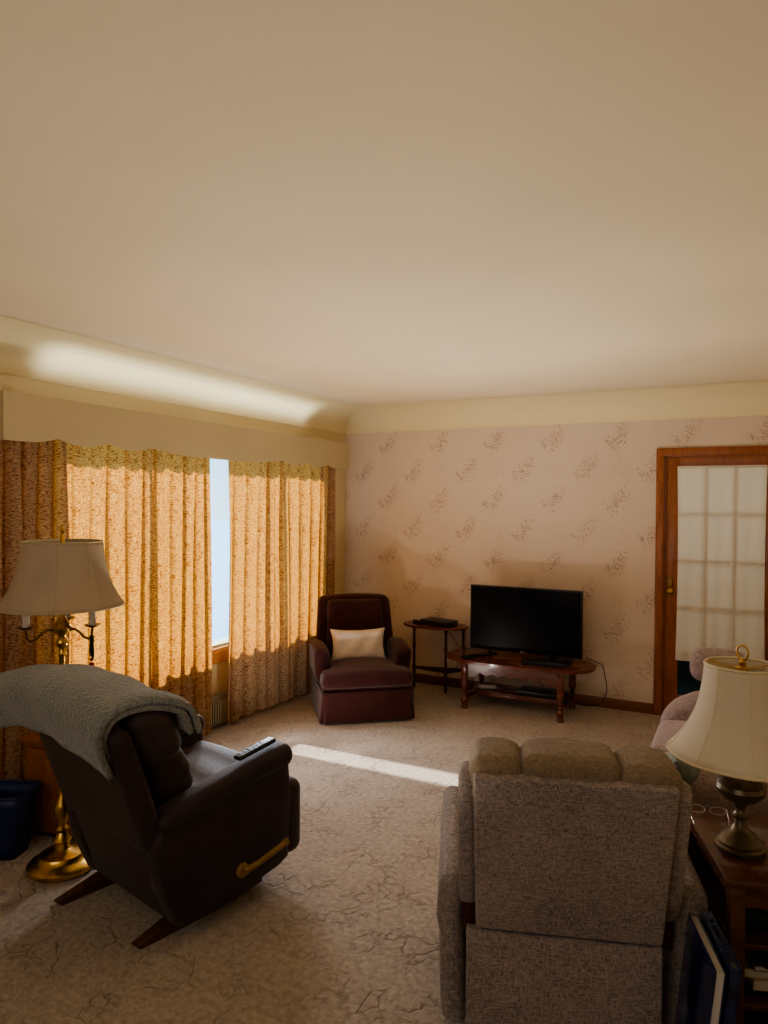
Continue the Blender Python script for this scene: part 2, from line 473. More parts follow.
# window_1 : white outer frame, wooden stool, mullions, glass
w = bpy.data.objects.new('window_1', None); C.objects.link(w); w['kind'] = 'structure'
m = MB()
xo = XL-.10
for (a, b) in ((WY0, WY0+.05), (WY1-.05, WY1), (3.315, 3.345), (4.80, 4.83)):
    m.bx(xo-.03, XL-.02, a, b, WZ0, WZ1)
m.bx(xo-.029, XL-.021, WY0, WY1, WZ0, WZ0+.045).bx(xo-.029, XL-.021, WY0, WY1, WZ1-.05, WZ1)
struct('window_frame', m, M['white'], w, smooth=False)
m = MB().bx(XL-.02, XL+.03, WY0-.05, WY1+.05, WZ0-.015, WZ0+.03, bevel=.006)
m.bx(XL-.0, XL+.018, WY0-.05, WY1+.05, WZ0-.085, WZ0-.018, bevel=.004)
struct('window_sill', m, M['win_wood'], w)
struct('window_pane', MB().bx(xo-.004, xo, WY0+.02, WY1-.02, WZ0+.02, WZ1-.02), M['glass'], w, smooth=False)

# outside
struct('ground', MB().bx(-60, XL-WT-.3, -40, 60, -.6, -.5), M['ground'], smooth=False)

# door_1 : casing, jambs, French door leaf
d = bpy.data.objects.new('door_1', None); C.objects.link(d); d['kind'] = 'structure'
m = MB()
m.bx(DX0-.062, DX0, YB-.022, YB+.002, 0, DZ1+.062, bevel=.006)
m.bx(DX1, DX1+.062, YB-.022, YB+.002, 0, DZ1+.062, bevel=.006)
m.bx(DX0-.062, DX1+.062, YB-.023, YB+.002, DZ1, DZ1+.062, bevel=.006)
m.bx(DX0, DX0+.012, YB, YB+WT, 0, DZ1).bx(DX1-.012, DX1, YB, YB+WT, 0, DZ1).bx(DX0, DX1, YB, YB+WT, DZ1-.012, DZ1)
struct('door_casing', m, M['oak_trim'], d)
lx0, lx1 = DX0+.0125, DX1-.0125
gx0, gx1, gz0, gz1 = -.465, .135, .17, 1.985
yd0, yd1 = YB+.012, YB+.05
m = MB()
m.bx(lx0, gx0, yd0, yd1, .01, DZ1-.0125, bevel=.002).bx(gx1, lx1, yd0, yd1, .01, DZ1-.0125, bevel=.002)
m.bx(gx0, gx1, yd0+.001, yd1-.001, .01, gz0).bx(gx0, gx1, yd0+.001, yd1-.001, gz1, DZ1-.0125)
for i in (1, 2):
    x = gx0+(gx1-gx0)*i/3; m.bx(x-.012, x+.012, yd0+.004, yd1-.004, gz0, gz1)
for i in range(1, 5):
    z = gz0+(gz1-gz0)*i/5; m.bx(gx0, gx1, yd0+.005, yd1-.005, z-.012, z+.012)
struct('door_leaf', m, M['oak_trim'], d)
struct('door_glass', MB().bx(gx0, gx1, YB+.030, YB+.033, gz0, gz1), M['glass'], d, smooth=False)
m = MB().bx(-.545, -.505, yd0-.006, yd0, .975, 1.115, bevel=.002)
hn = struct('door_plate', m, M['brass_dark'], d)
m = MB().lathe([(0, .06), (.018, .06), (.026, .045), (.022, .03), (.009, .02), (.009, 0), (0, 0)], (-.525, yd0-.004, 1.015), rot=(radians(90), 0, 0), seg=20)
struct('door_knob', m, M['brass'], d)
# passage behind the door
m = MB()
m.bx(-1.2, 1.0, YB+1.5, YB+1.6, 0, 2.5).bx(-1.3, -1.2, YB+WT, YB+1.6, 0, 2.5).bx(1.0, 1.1, YB+WT, YB+1.6, 0, 2.5)
struct('wall_passage', m, M['hall'], smooth=False)
struct('floor_passage', MB().bx(-1.3, 1.1, YB+WT, YB+1.6, -.1, 0), M['hall'], smooth=False)
struct('ceiling_passage', MB().bx(-1.3, 1.1, YB+WT, YB+1.6, 2.5, 2.6), M['ceil'], smooth=False)

# door curtain panel (own thing)
t0 = thing('door_curtain', 'sheer cream curtain panel hung over the glass of the wooden door', 'curtain', (-.165, YB, 1.2))
def dshade(u, v):
    z = 1.998+(.458-1.998)*v
    w = .305+.012*abs(v-.55)*0 + .010*(2*abs(v-.5))**2
    x = (-1+2*u)*w
    yy = -.010+.003*sin(u*38+v*2)*(.3+v)+.002*sin(u*17)
    if v > .97: z += .0
    return Vector((x, yy, z-1.2))
MB().grid(dshade, 60, 40).build('panel', M['door_shade'], t0)
MB().bx(-.31, .31, -.018, -.006, .785, .803, bevel=.004).build('rod_pocket', M['door_shade'], t0)

# ------------------------------------------------------------------ window dressing
t0 = thing('window_cornice', 'long beige cornice board with a scalloped lower edge above the drapes', 'cornice', (-3.3, 3.95, 2.0))
y0, y1 = 2.255, 5.70
cusps = [y0, 2.57, 2.92, 3.25, 4.66, 4.98, 5.33, y1]
poly = [(y0-3.95, .245)]
bot = []
for a, b in zip(cusps, cusps[1:]):
    n = 24 if b-a > 1 else 10
    dip = .03 if b-a < 1 else .035
    for i in range(n):
        s_ = i/n
        z = .03-dip*sin(PI*s_)
        if b-a > 1: z = .03-dip*min(1, sin(PI*s_)*1.6)
        if a == y0: z = .03-dip*cos(PI/2*max(0, s_*2-1))
        if b == y1: z = .03-dip*sin(PI/2*min(1, s_*2))
        bot.append((a+(b-a)*s_-3.95, z))
bot.append((y1-3.95, .0))
poly = [(y0-3.95, .245)]+bot+[(y1-3.95, .245)]
MB().prism(poly, 'x', -.018, 0).build('face_board', M['valance'], t0, smooth=False)
m = MB().bx(-.24+.016, -.019, y0-3.95, y0-3.95+.018, .002, .245).bx(-.24+.016, -.019, y1-3.95-.018, y1-3.95, .002, .245)
m.build('end_board', M['valance'], t0, smooth=False)

def drape_panel(label, ya, yb, pleats, zb, seed, amp=.032, gather=0.0, edge=None):
    rnd = random.Random(seed)
    t = thing('drape_panel', label, 'curtain', (-3.42, (ya+yb)/2, 0), 0, None)
    ph = [0]
    for i in range(pleats): ph.append(ph[-1]+rnd.uniform(.55, 1.5))
    tot = ph[-1]
    amps = [rnd.uniform(.45, 1.3) for _ in range(pleats+1)]
    def prof(s):
        q = s*tot
        for i in range(pleats):
            if ph[i] <= q <= ph[i+1]+1e-9:
                w = (q-ph[i])/(ph[i+1]-ph[i]); return i, w
        return pleats-1, 1
    def fn(u, v):
        i, w = prof(u)
        a = amps[i]*(1-w)+amps[i+1]*w
        z = 2.10+(zb-2.10)*v
        k = .55+.45*min(1, v*3)
        x = amp*a*k*(cos(2*PI*w)*.75+.28*cos(4*PI*w+1))
        x += .008*sin(9*u+5*v+seed)
        y = ya+(yb-ya)*u+amp*1.05*a*sin(4*PI*w+.4)*.42*k+amp*.5*a*sin(2*PI*w)*k+gather*(u-.5)*sin(PI*v)*.0
        if edge: y += edge(u, v)
        if v > .985: z += .006*sin(2*PI*w)
        return Vector((x, y-(ya+yb)/2, z+(.012*sin(7*u+seed) if v > .9 else 0)))
    MB().grid(fn, pleats*18, 26).build('cloth', M['drape'], t, angle=180)
    return t
drape_panel('shadowed drape panel at the far left beside the window', 2.22, 2.69, 5, .03, 3, .036)
drape_panel('wide glowing tweed drape panel behind the brass floor lamp', 2.68, 3.335, 5, .02, 5, .026)
drape_panel('glowing tweed drape panel just left of the bright window gap', 3.33, 3.905, 5, .02, 8, .030)
drape_panel('tweed drape panel right of the bright window gap, behind the maroon chair', 4.09, 5.60, 11, .035, 12, .034)

# register vent under the window
t0 = thing('floor_register', 'white wall vent grille low on the wall inside the drape gap', 'vent', (XL, 4.1, 0))
MB().bx(.015, .055, -.36, .36, .02, .24, bevel=.006).build('housing', M['vent'], t0)
m = MB()
for i in range(26):
    y = -.33+i*.026; m.bx(.054, .060, y, y+.010, .05, .20)
m.build('louvre', M['white'], t0, smooth=False)
MB().bx(.0545, .0565, -.34, -.0, .05, .2).build('backing', M['ventdark'], t0, smooth=False)

# ------------------------------------------------------------------ maroon chair
def maroon_chair():
    t = thing('armchair', 'maroon velvet rocker armchair with a tufted back near the drapes', 'armchair', (-2.785, 5.02, 0), -141)
    # skirted base
    def skirt(u, v):
        # rounded rectangle perimeter with kick pleats
        W, D, R = .355, .36, .035
        per = [(-W, -D), (W, -D), (W, D), (-W, D)]
        s_ = u*4; i = int(s_) % 4; w = s_-int(s_)
        a = Vector(per[i]); b = Vector(per[(i+1) % 4]); p = a+(b-a)*w
        flare = 1+.045*v
        x, y = p.x*flare, p.y*flare
        cd = min(w, 1-w)
        if cd < .05: # pleat notch at corners
            k = 1-.09*(1-cd/.05)*v
            x *= k; y *= k
        z = .245-(.245-.012)*v
        x += .002*sin(31*u+3*v); y += .002*cos(23*u)
        return Vector((x, y, z))
    m = MB().grid(skirt, 160, 8, closed_u=True)
    m.build('skirt', M['maroon'], t, angle=50, solid=.008)
    MB().soft((0, -.01, .225), (.70, .70, .13), .03, (4, 4, 2)).build('base', M['maroon'], t)
    # T seat cushion
    def cush(p):
        p = Vector(p)
        f = (1-(p.x/.36)**2)*(1-(p.y/.38)**2)
        if p.z > 0: p.z += .035*max(0, f)
        if p.y < .12: p.x *= .80
        return p
    MB().soft((0, .05, .325), (.72, .66, .12), .05, (10, 10, 2), fn=cush).build('seat_cushion', M['maroon'], t)
    # arms
    for sx in (-1, 1):
        def armf(p, sx=sx):
            p = Vector(p)
            k = (p.z+.14)/.28
            p.x += sx*.02*k
            if p.z > 0: p.z += .03*cos(p.y/.25*PI/2)-.015
            p.y += -.03*(1-k) if p.y > .1 else 0
            return p
        MB().soft((sx*.318, -.07, .40), (.13, .50, .28), .06, (2, 8, 4), fn=armf).build('arm', M['maroon'], t)
    # back shell tapered with wings, leaning back
    def backf(p):
        p = Vector(p); k = (p.z+.31)/.62
        p.x *= 1.08-.16*k+.02*k*k
        p.y -= .11*k
        wing = max(0, abs(p.x)-.22)/.10
        if p.y > -.2: p.y += .05*wing*(1-.4*k)
        p.z -= .018*(p.x/.3)**2*max(0, k)
        return p
    MB().soft((0, -.30, .585), (.66, .13, .63), .05, (12, 2, 10), fn=backf).build('backrest', M['maroon'], t)
    btn = [(-.13, .72), (0, .72), (.13, .72), (-.065, .64), (.065, .64), (-.13, .56), (0, .56), (.13, .56)]
    def padf(p):
        p = Vector(p); k = (p.z+.22)/.44
        p.x *= 1.0-.06*k
        if p.y > 0:
            f = (1-(p.x/.25)**2)*(1-(p.z/.24)**2)
            p.y += .04*max(0, f)
            for (bx_, bz) in btn:
                dd = (p.x-bx_)**2+(p.z+.62-bz)**2
                p.y -= .032*exp(-dd/.0011)
        p.y -= .11*k*.72
        return p
    MB().soft((0, -.235, .63), (.50, .08, .46), .035, (26, 2, 24), fn=padf).build('back_pad', M['maroon'], t)
    return t
maroon_chair()
def pillow_mesh(w, h, d, n=22):
    def f(side):
        def g(u, v):
            x = -1+2*u; y = -1+2*v
            pin = 1-.10*(1-abs(y)**2)*abs(x)**4*1.0
            piny = 1-.13*(1-abs(x)**2)*abs(y)**4
            th = (max(0, (1-x**4))*max(0, (1-y**4)))**.55
            wr = .006*sin(9*x+3*y)*th
            return Vector((x*w/2*pin, side*(d/2*th)+wr, y*h/2*piny))
        return g
    m = MB(); m.grid(f(1), n, n); m.grid(f(-1), n, n)
    bmesh.ops.remove_doubles(m.bm, verts=m.bm.verts, dist=.0005)
    return m
t0 = pillow_mesh(.47, .27, .13).build('lumbar_pillow', M['pillow'], None)
mark(t0, 'ivory lumbar pillow resting on the seat of the maroon armchair', 'pillow')
t0.location = (-2.845, 5.085, .515); t0.rotation_euler = (radians(12), 0, radians(-140))

# ------------------------------------------------------------------ turned legs
def turned(h, r, beads=True, seg=18):
    prof = [(0, 0), (r*.8, 0), (r*1.05, .012), (r*.75, .035), (r*.95, .05), (r*1.2, .075), (r*.6, .095)]
    z = .10
    k = 0
    while z < h-.10:
        prof += [(r*.55, z), (r*1.05, z+.014), (r*.55, z+.028)]; z += .030; k += 1
    prof += [(r*.7, h-.095), (r*1.15, h-.085), (r*.8, h-.075), (r*1.1, h-.07), (r*1.1, h), (0, h)]
    return prof

# oval TV table
TX, TY = -1.65, 5.675
t0 = thing('oval_coffee_table', 'oval reddish wooden coffee table with turned legs holding the television', 'table', (TX, TY, 0))
def oval(a, b, n=48, e=2.6):
    return [(a*abs(cos(q))**(2/e)*(1 if cos(q) >= 0 else -1), b*abs(sin(q))**(2/e)*(1 if sin(q) >= 0 else -1)) for q in [2*PI*i/n for i in range(n)]]
MB().prism(oval(.62, .30), 'z', .385, .410, bevel=.007).build('tabletop', M['table_wood'], t0)
def apron_poly(L):
    pts = [(-L, .383), (L, .383), (L, .255)]
    n = 60
    for i in range(n+1):
        s_ = i/n; x = L-2*L*s_
        e = abs(x)/L
        z = .300-.012*cos(e*PI*7)-.045*max(0, (e-.72)/.28)**1.3
        pts.append((x*.985, z))
    pts.append((-L, .255))
    return pts
m = MB().prism(apron_poly(.37), 'y', -.225, -.207); m.prism(apron_poly(.37), 'y', .207, .225)
m.bx(-.40, -.382, -.19, .19, .30, .383).bx(.382, .40, -.19, .19, .30, .383)
m.build('apron', M['table_wood'], t0, smooth=False)
leg_src = None
for sx in (-1, 1):
    for sy in (-1, 1):
        if leg_src is None:
            m = MB().lathe(turned(.255, .027)); m.box((0, 0, .319), (.052, .052, .129), bevel=.003)
            leg_src = m.build('leg', M['table_wood'], t0); l = leg_src
        else: l = copy_part(leg_src, t0)
        l.location = (sx*.395, sy*.215, 0)
m = MB().bx(-.36, .36, -.06, .16, .105, .122, bevel=.004)
m.build('lower_shelf', M['table_wood'], t0)
m = MB()
for sx in (-1, 1):
    m.bx(sx*.395-.016, sx*.395+.016, -.20, .20, .075, .105, bevel=.004)
m.bx(-.38, .38, -.055, -.015, .078, .104, bevel=.004)
m.build('stretcher', M['table_wood'], t0)

# television
t0 = thing('television', 'black flat screen television standing on the oval coffee table', 'television', (-1.612, 5.70, .411), 0)
W, Hh = .945, .545
MB().bx(-W/2, W/2, -.012, .022, .045, .045+Hh, bevel=.004).build('cabinet', M['black'], t0)
MB().bx(-W/2+.012, W/2-.012, -.0135, -.0122, .063, .045+Hh-.012).build('screen', M['screen'], t0, smooth=False)
MB().soft((0, .045, .28), (.66, .05, .34), .02, (3, 1, 3)).build('back_housing', M['black'], t0)
m = MB().prism([(.11, -.115), (.36, -.115), (.40, -.02), (.38, .11), (.10, .11)], 'z', 0, .014, bevel=.004)
m.box((.24, .02, .03), (.07, .03, .05), bevel=.004)
m.build('stand', M['black'], t0)
m = MB().prism([(-.36, -.09), (-.31, -.11), (-.26, .09), (-.31, .11)], 'z', 0, .012, bevel=.003)
m.box((-.3, .02, .03), (.03, .03, .05), bevel=.003)
m.build('stand', M['black'], t0)
m = MB().lathe([(0, 0), (.009, 0), (.009, .001), (0, .001)], (-.02, -.0137, .054), seg=20, rot=(radians(90), 0, 0))
m.build('emblem', M['silver'], t0)

def tiny_text(s_, size, mat, name, parent, loc, rot):
    cu = bpy.data.curves.new(name, 'FONT'); cu.body = s_; cu.size = size; cu.extrude = .0005
    tmp = bpy.data.objects.new('tmp_text', cu); C.objects.link(tmp)
    bpy.context.view_layer.update()
    me = bpy.data.meshes.new_from_object(tmp.evaluated_get(bpy.context.evaluated_depsgraph_get()))
    bpy.data.objects.remove(tmp); o = bpy.data.objects.new(name, me); C.objects.link(o)
    me.materials.clear(); me.materials.append(mat); o.parent = parent; o.location = loc; o.rotation_euler = rot
    return o
tiny_text('LG', .018, M['silver'], 'lettering', t0, (-.006, -.0145, .048), (radians(90), 0, 0))

t0 = thing('sound_bar', 'low black box lying in front of the television stand', 'electronics', (-1.40, 5.535, .411), 3)
MB().bx(-.18, .18, -.03, .03, 0, .035, bevel=.006).build('case', M['black'], t0)
MB().bx(-.165, .165, -.0315, -.0302, .006, .028).build('grille', M['boxgrey'], t0, smooth=False)
t0 = thing('remote_control', 'small black remote control lying at the left end of the oval table', 'remote', (-2.02, 5.53, .411), -28)
MB().soft((0, 0, .011), (.05, .17, .022), .008, (2, 4, 1)).build('case', M['black'], t0)
m = MB()
for i in range(5):
    for j in range(3): m.bx(-.016+j*.012, -.008+j*.012, -.06+i*.02, -.05+i*.02, .0215, .0235)
m.build('buttons', M['boxgrey'], t0, smooth=False)
t0 = thing('disc_player', 'flat black disc player on the lower shelf of the oval table', 'electronics', (-1.46, 5.73, .123), 0)
MB().bx(-.19, .19, -.09, .09, .0, .035, bevel=.004).build('case', M['black'], t0)
MB().bx(-.17, .02, -.0915, -.0902, .012, .024).build('tray_front', M['boxgrey'], t0, smooth=False)
t0 = thing('power_adapter', 'pale power strip on the lower shelf near the left table leg', 'power strip', (-1.93, 5.70, .123), 20)
MB().soft((0, 0, .018), (.15, .05, .035), .01, (3, 1, 1)).build('case', M['paleplastic'], t0)
m = MB()
for i in range(4): m.lathe([(0, 0), (.012, 0), (.012, .001), (0, .001)], (-.05+i*.033, 0, .0355), seg=12)
m.build('socket', M['boxgrey'], t0)

def wire(name, label, pts, r=.004, mat='cable'):
    # catmull-rom through points
    P_ = [Vector(p) for p in pts]; out = []
    Q = [P_[0]]+P_+[P_[-1]]
    for i in range(1, len(Q)-2):
        for k in range(8):
            s_ = k/8; p0, p1, p2, p3 = Q[i-1:i+3]
            out.append(.5*((2*p1)+(-p0+p2)*s_+(2*p0-5*p1+4*p2-p3)*s_*s_+(-p0+3*p1-3*p2+p3)*s_**3))
    out.append(P_[-1])
    o = MB().tube(out, r, 6).build(name, M[mat], None)
    return mark(o, label, 'cable')
wire('power_cable', 'thin dark cable drooping from the right end of the oval table', [(-1.13, 5.79, .45), (-1.05, 5.80, .428), (-1.0, 5.80, .40), (-.985, 5.81, .33), (-.97, 5.83, .20), (-1.03, 5.90, .07), (-1.15, 5.95, .02), (-1.3, 5.99, .02)], .004)
wire('cable', 'thin black cord lying across the oval table top beside the remote', [(-1.93, 5.56, .416), (-1.88, 5.53, .416), (-1.82, 5.56, .416), (-1.76, 5.55, .416), (-1.72, 5.62, .416)], .003)

# small end table left of the TV
t0 = thing('side_table', 'small dark wooden side table with an oval top in the corner', 'table', (-2.47, 5.84, 0))
MB().prism(oval(.305, .175, 40, 2.3), 'z', .582, .602, bevel=.006).build('tabletop', M['table_wood'], t0)
legs = [(-.215, .01), (.12, -.045), (.225, .11), (-.12, .13)]
def slim(h):
    return [(0, 0), (.010, 0), (.014, .03), (.012, .12), (.018, .15), (.014, .16), (.018, .175), (.018, .215), (.013, .23), (.012, .35), (.018, .40), (.012, .42), (.013, h-.05), (.019, h-.03), (.019, h), (0, h)]
src = None
for (x, y) in legs[:3]:
    if src is None: src = MB().lathe(slim(.582), seg=14).build('leg', M['dark_wood'], t0); l = src
    else: l = copy_part(src, t0)
    l.location = (x, y, 0)
m = MB()
for a, b in ((0, 1), (1, 2), (0, 2)):
    pa = Vector((*legs[a], .19)); pb = Vector((*legs[b], .19)); mid = (pa+pb)/2; dv = pb-pa
    m.box(mid, (dv.length-.02, .014, .024), (0, 0, atan2(dv.y, dv.x)), bevel=.003)
m.build('stretcher', M['dark_wood'], t0)
t0 = thing('cable_box', 'slate black cable box lying on the small side table', 'electronics', (-2.43, 5.82, .603), -12)
MB().bx(-.15, .15, -.085, .085, .004, .048, bevel=.006).build('case', M['boxgrey'], t0)
MB().bx(-.13, .13, -.0865, -.0852, .014, .036).build('front_panel', M['black'], t0, smooth=False)
t0 = thing('remote_control', 'black remote lying left of the cable box on the side table', 'remote', (-2.64, 5.83, .603), 60)
MB().soft((0, 0, .012), (.045, .12, .022), .008, (2, 3, 1)).build('case', M['black'], t0)
wire('cable', 'thin dark cord hanging down behind the small side table', [(-2.45, 5.97, .57), (-2.36, 5.985, .47), (-2.29, 5.99, .36), (-2.31, 5.985, .22), (-2.42, 5.98, .12), (-2.52, 5.97, .03)], .003)

# ------------------------------------------------------------------ brown recliner
REC = (-2.23, 2.07, 0); RA = -13
def brown_recliner():
    t = thing('recliner', 'dark brown suede rocker recliner with a wooden lever seen from behind', 'recliner', REC, RA)
    side = [(0.0, .085), (.20, .085), (.50, .125), (.555, .15), (.56, .40), (.555, .56), (.50, .60), (.25, .555), (0, .50), (-.08, .475), (-.105, .42), (-.055, .22)]
    for sx in (-1, 1):
        a, b = sx*.265, sx*.365
        m = MB().prism(side, 'x', min(a, b), max(a, b), bevel=.022, seg=3)
        p = m.build('side_panel', M['brown'], t, angle=50)
        def roll(q, sx=sx):
            q = Vector(q)
            k = (q.y+.34)/.68
            q.z += .0
            q.x *= .9+.12*k
            q.z *= .92+.14*k
            q.z += -.02*(max(0, .35-k)/.35)**2
            return q
        m = MB().soft((sx*.322, .245, .553), (.128, .66, .095), .045, (2, 12, 2), rot=(radians(9), 0, 0), fn=roll)
        m.build('arm', M['brown'], t)
    # lower back panel
    m = MB().prism([(.0, .09), (-.10, .39), (-.02, .41), (.08, .11)], 'x', -.285, .285, bevel=.01)
    m.build('lower_back_panel', M['brown'], t)
    # upper back shell
    def bk(p):
        p = Vector(p); k = (p.z+.27)/.54
        p.x *= 1.0+.06*k*0-.03*(1-k)
        p.y -= .175*k
        p.z -= .03*(p.x/.33)**2*max(0, k)
        return p
    MB().soft((0, -.055, .64), (.69, .10, .54), .045, (8, 2, 8), fn=bk).build('backrest', M['brown'], t)
    # front pillows
    def pf(z0, lean):
        def g(p):
            p = Vector(p)
            f = max(0, 1-(p.x/.31)**2)**.5*max(0, 1-(p.z/.14)**2)
            if p.y > 0: p.y += .03*f
            w = sin(p.z*90)*.003+sin(p.x*60+p.z*40)*.002
            p.y += w
            p.y -= lean*p.z
            return p
        return g
    MB().soft((0, -.065, .825), (.68, .19, .24), .075, (14, 3, 8), fn=pf(.8, .32)).build('head_cushion', M['brown_lt'], t)
    MB().soft((0, .030, .625), (.52, .19, .24), .07, (14, 3, 8), fn=pf(.6, .32)).build('lumbar_cushion', M['brown_lt'], t)
    # seat
    def st(p):
        p = Vector(p)
        if p.z > 0: p.z += .02*(1-(p.x/.27)**2)+.006*sin(p.y*40)
        return p
    MB().soft((0, .30, .425), (.53, .52, .14), .05, (8, 8, 2), rot=(radians(9), 0, 0), fn=st).build('seat_cushion', M['brown_lt'], t)
    MB().bx(-.262, .262, .02, .50, .14, .35).build('seat_box', M['brown'], t, smooth=False)
    MB().soft((0, .60, .30), (.70, .11, .33), .05, (6, 2, 6)).build('footrest', M['brown_lt'], t)
    # seam welt on right rear
    for sx in (-1, 1):
        ys = -.0 if sx < 0 else .06
        m = MB().prism([(-.15+ys, .0), (-.17+ys, .018), (.02+ys/2, .062), (.35, .075), (.50, .055), (.50, .02), (.30, .0), (0, .0)], 'x', sx*.255-.022-(.03 if sx > 0 else .03), sx*.255+.022-(.03 if sx > 0 else .03), bevel=.004)
        m.build('rocker_base', M['sled_wood'], t)
    MB().bx(-.23, .23, .12, .17, .02, .10, bevel=.004).bx(-.23, .23, .36, .41, .02, .11, bevel=.004).build('base_rail', M['sled_wood'], t)
    # lever handle
    m = MB()
    m.lathe([(0, 0), (.030, 0), (.030, .010), (.022, .018), (0, .018)], (.366, .29, .195), rot=(0, radians(90), 0), seg=22)
    m.tube([(.384, .29, .195), (.392, .36, .207), (.398, .46, .232), (.398, .51, .246)], .012, 10, rfn=lambda s_: .017 if s_ < .1 else (.011+.004*s_))
    m.build('lever', M['lever_wood'], t)
brown_recliner()

def loc(c, deg, p):
    a = radians(deg); return Vector((c[0]+p[0]*cos(a)-p[1]*sin(a), c[1]+p[0]*sin(a)+p[1]*cos(a), p[2]))
t0 = thing('remote_control', 'long black remote lying on the right arm of the brown recliner', 'remote', loc(REC, RA, (.315, .40, .644)), RA)
t0.rotation_euler = (radians(9), 0, radians(RA))
MB().soft((0, 0, .008), (.045, .20, .018), .007, (2, 4, 1)).build('case', M['black'], t0)
m = MB()
for i in range(6):
    for j in range(3): m.bx(-.018+j*.013, -.009+j*.013, -.08+i*.022, -.068+i*.022, .0165, .0185)
m.build('buttons', M['boxgrey'], t0, smooth=False)

# fleece blanket over the recliner back
def blanket():
    t = thing('fleece_blanket', 'folded grey sherpa blanket draped over the back of the brown recliner', 'blanket', REC, RA)
    # cross path: rear hem -> over top -> front hem  (y,z)
    def path(w, front=1.0, rear=1.0, off=0.0):
        pts = [(-.250, .91-.12*rear), (-.272, .91-.07*rear), (-.280, .895), (-.252, .935), (-.19, .95), (-.11, .945), (-.02, .92), (.035, .885), (.055, .93-.13*front)]
        pts[0] = (-.215-.035*(1-rear), .93-.19*rear)
        return pts
    def cat(pts, s_):
        n = len(pts)-1; q = min(max(s_, 0), .99999)*n; i = int(q); w = q-i
        g = lambda k: Vector(pts[max(0, min(n, k))])
        p0, p1, p2, p3 = g(i-1), g(i), g(i+1), g(i+2)
        return .5*((2*p1)+(-p0+p2)*w+(2*p0-5*p1+4*p2-p3)*w*w+(-p0+3*p1-3*p2+p3)*w**3)
    def layer(off, x0, x1, rear0, rear1, name):
        def f(u, v):
            x = x0+(x1-x0)*u
            rear = rear0+(rear1-rear0)*u**3
            p = cat(path(0, .9, rear), v)
            y, z = p
            dirn = Vector((y+.12, z-.78)); dirn.normalize()
            wav = .006*sin(9*x+4*v)+.004*sin(21*x+9*v+1)
            y += dirn.x*(off+wav); z += dirn.y*(off+wav)
            # sag beyond the ends of the chair back
            over = max(0, abs(x)-.31)
            z -= over*over*.45 if x < 0 else over*over*4
            z += .020*(1-min(1, abs(x+.05)/.5)**2)
            x2 = x+.008*sin(6*v)-.07*(1-v)**1.5*u
            return Vector((x2, y, z))
        return MB().grid(f, 60, 50).build(name, M['fleece'], t, angle=180, solid=.022)
    layer(.030, -.74, .372, .92, 1.04, 'outer_fold')
    layer(-.002, -.72, .360, .86, .96, 'inner_fold')
blanket()

# ------------------------------------------------------------------ floor lamp
LX, LY = -2.785, 2.19
t0 = thing('floor_lamp', 'tall brass candelabra floor lamp with a grey bell shade behind the brown recliner', 'lamp', (LX, LY, 0))
m = MB().lathe([(0, 0), (.135, 0), (.148, .012), (.150, .03), (.138, .042), (.115, .05), (.100, .062), (.095, .075), (.06, .085), (.035, .095), (.03, .12), (.042, .135), (.03, .15), (.022, .17), (0, .17)], seg=40)
m.build('base', M['brass'], t0)
m = MB().lathe([(0, .165), (.018, .17), (.030, .185), (.018, .20), (.024, .23), (.038, .27), (.033, .30), (.016, .335), (.012, .38), (.020, .40), (.014, .42), (.014, .98), (.020, .99), (.014, 1.0), (.014, 1.02), (.028, 1.035), (.030, 1.05), (.018, 1.07), (.022, 1.085), (.042, 1.10), (.046, 1.115), (.030, 1.135), (.022, 1.15), (.012, 1.165), (.010, 1.54), (.006, 1.545), (.011, 1.56), (.004, 1.575), (.006, 1.585), (0, 1.592)], seg=20)
m.build('pole', M['brass'], t0)
for k, a in enumerate((-8, 112, 232)):
    a = radians(a+22)
    ca, sa = cos(a), sin(a)
    pts = [(.04, 1.105), (.065, 1.11), (.09, 1.098), (.115, 1.075), (.14, 1.068), (.155, 1.085), (.158, 1.12)]
    m = MB().tube([(r_*ca, r_*sa, z) for r_, z in pts], .006, 8)
    m.lathe([(0, 0), (.008, 0), (.032, .010), (.036, .016), (.012, .014), (0, .014)], (.158*ca, .158*sa, 1.12), seg=20)
    arm = m.build('candle_arm', M['brass_dark'], t0)
    MB().lathe([(0, 0), (.0155, 0), (.0155, .10), (0, .10)], (.158*ca, .158*sa, 1.134), seg=18).build('candle_sleeve', M['candle'], arm)
def shade_mesh(rt, rb, zt, zb, panels=8, seg=64, curve=.25, e=1.0):
    m = MB()
    def f(u, v):
        a = 2*PI*u
        r_ = rt+(rb-rt)*(v*(1-curve)+curve*v**2.8)
        k = 1-.018*abs(sin(a*panels/2))
        return Vector((r_*k*cos(a), r_*k*sin(a), zt+(zb-zt)*v))
    return m.grid(f, seg, 16, closed_u=True), f
m, f = shade_mesh(.172, .268, 1.51, 1.215, panels=8, curve=.72)
sh = m.build('shade', M['shade_grey'], t0, angle=180, solid=.003)
m = MB()
for zz, vv in ((0, 0), (0, 1)):
    m.tube([f(k/64, vv)*1.0 for k in range(65)], .004, 6)
for k in range(8):
    m.tube([f(k/8, v/12)*1.002 for v in range(13)], .0022, 5)
m.build('shade_trim', M['shade_trim'], sh)
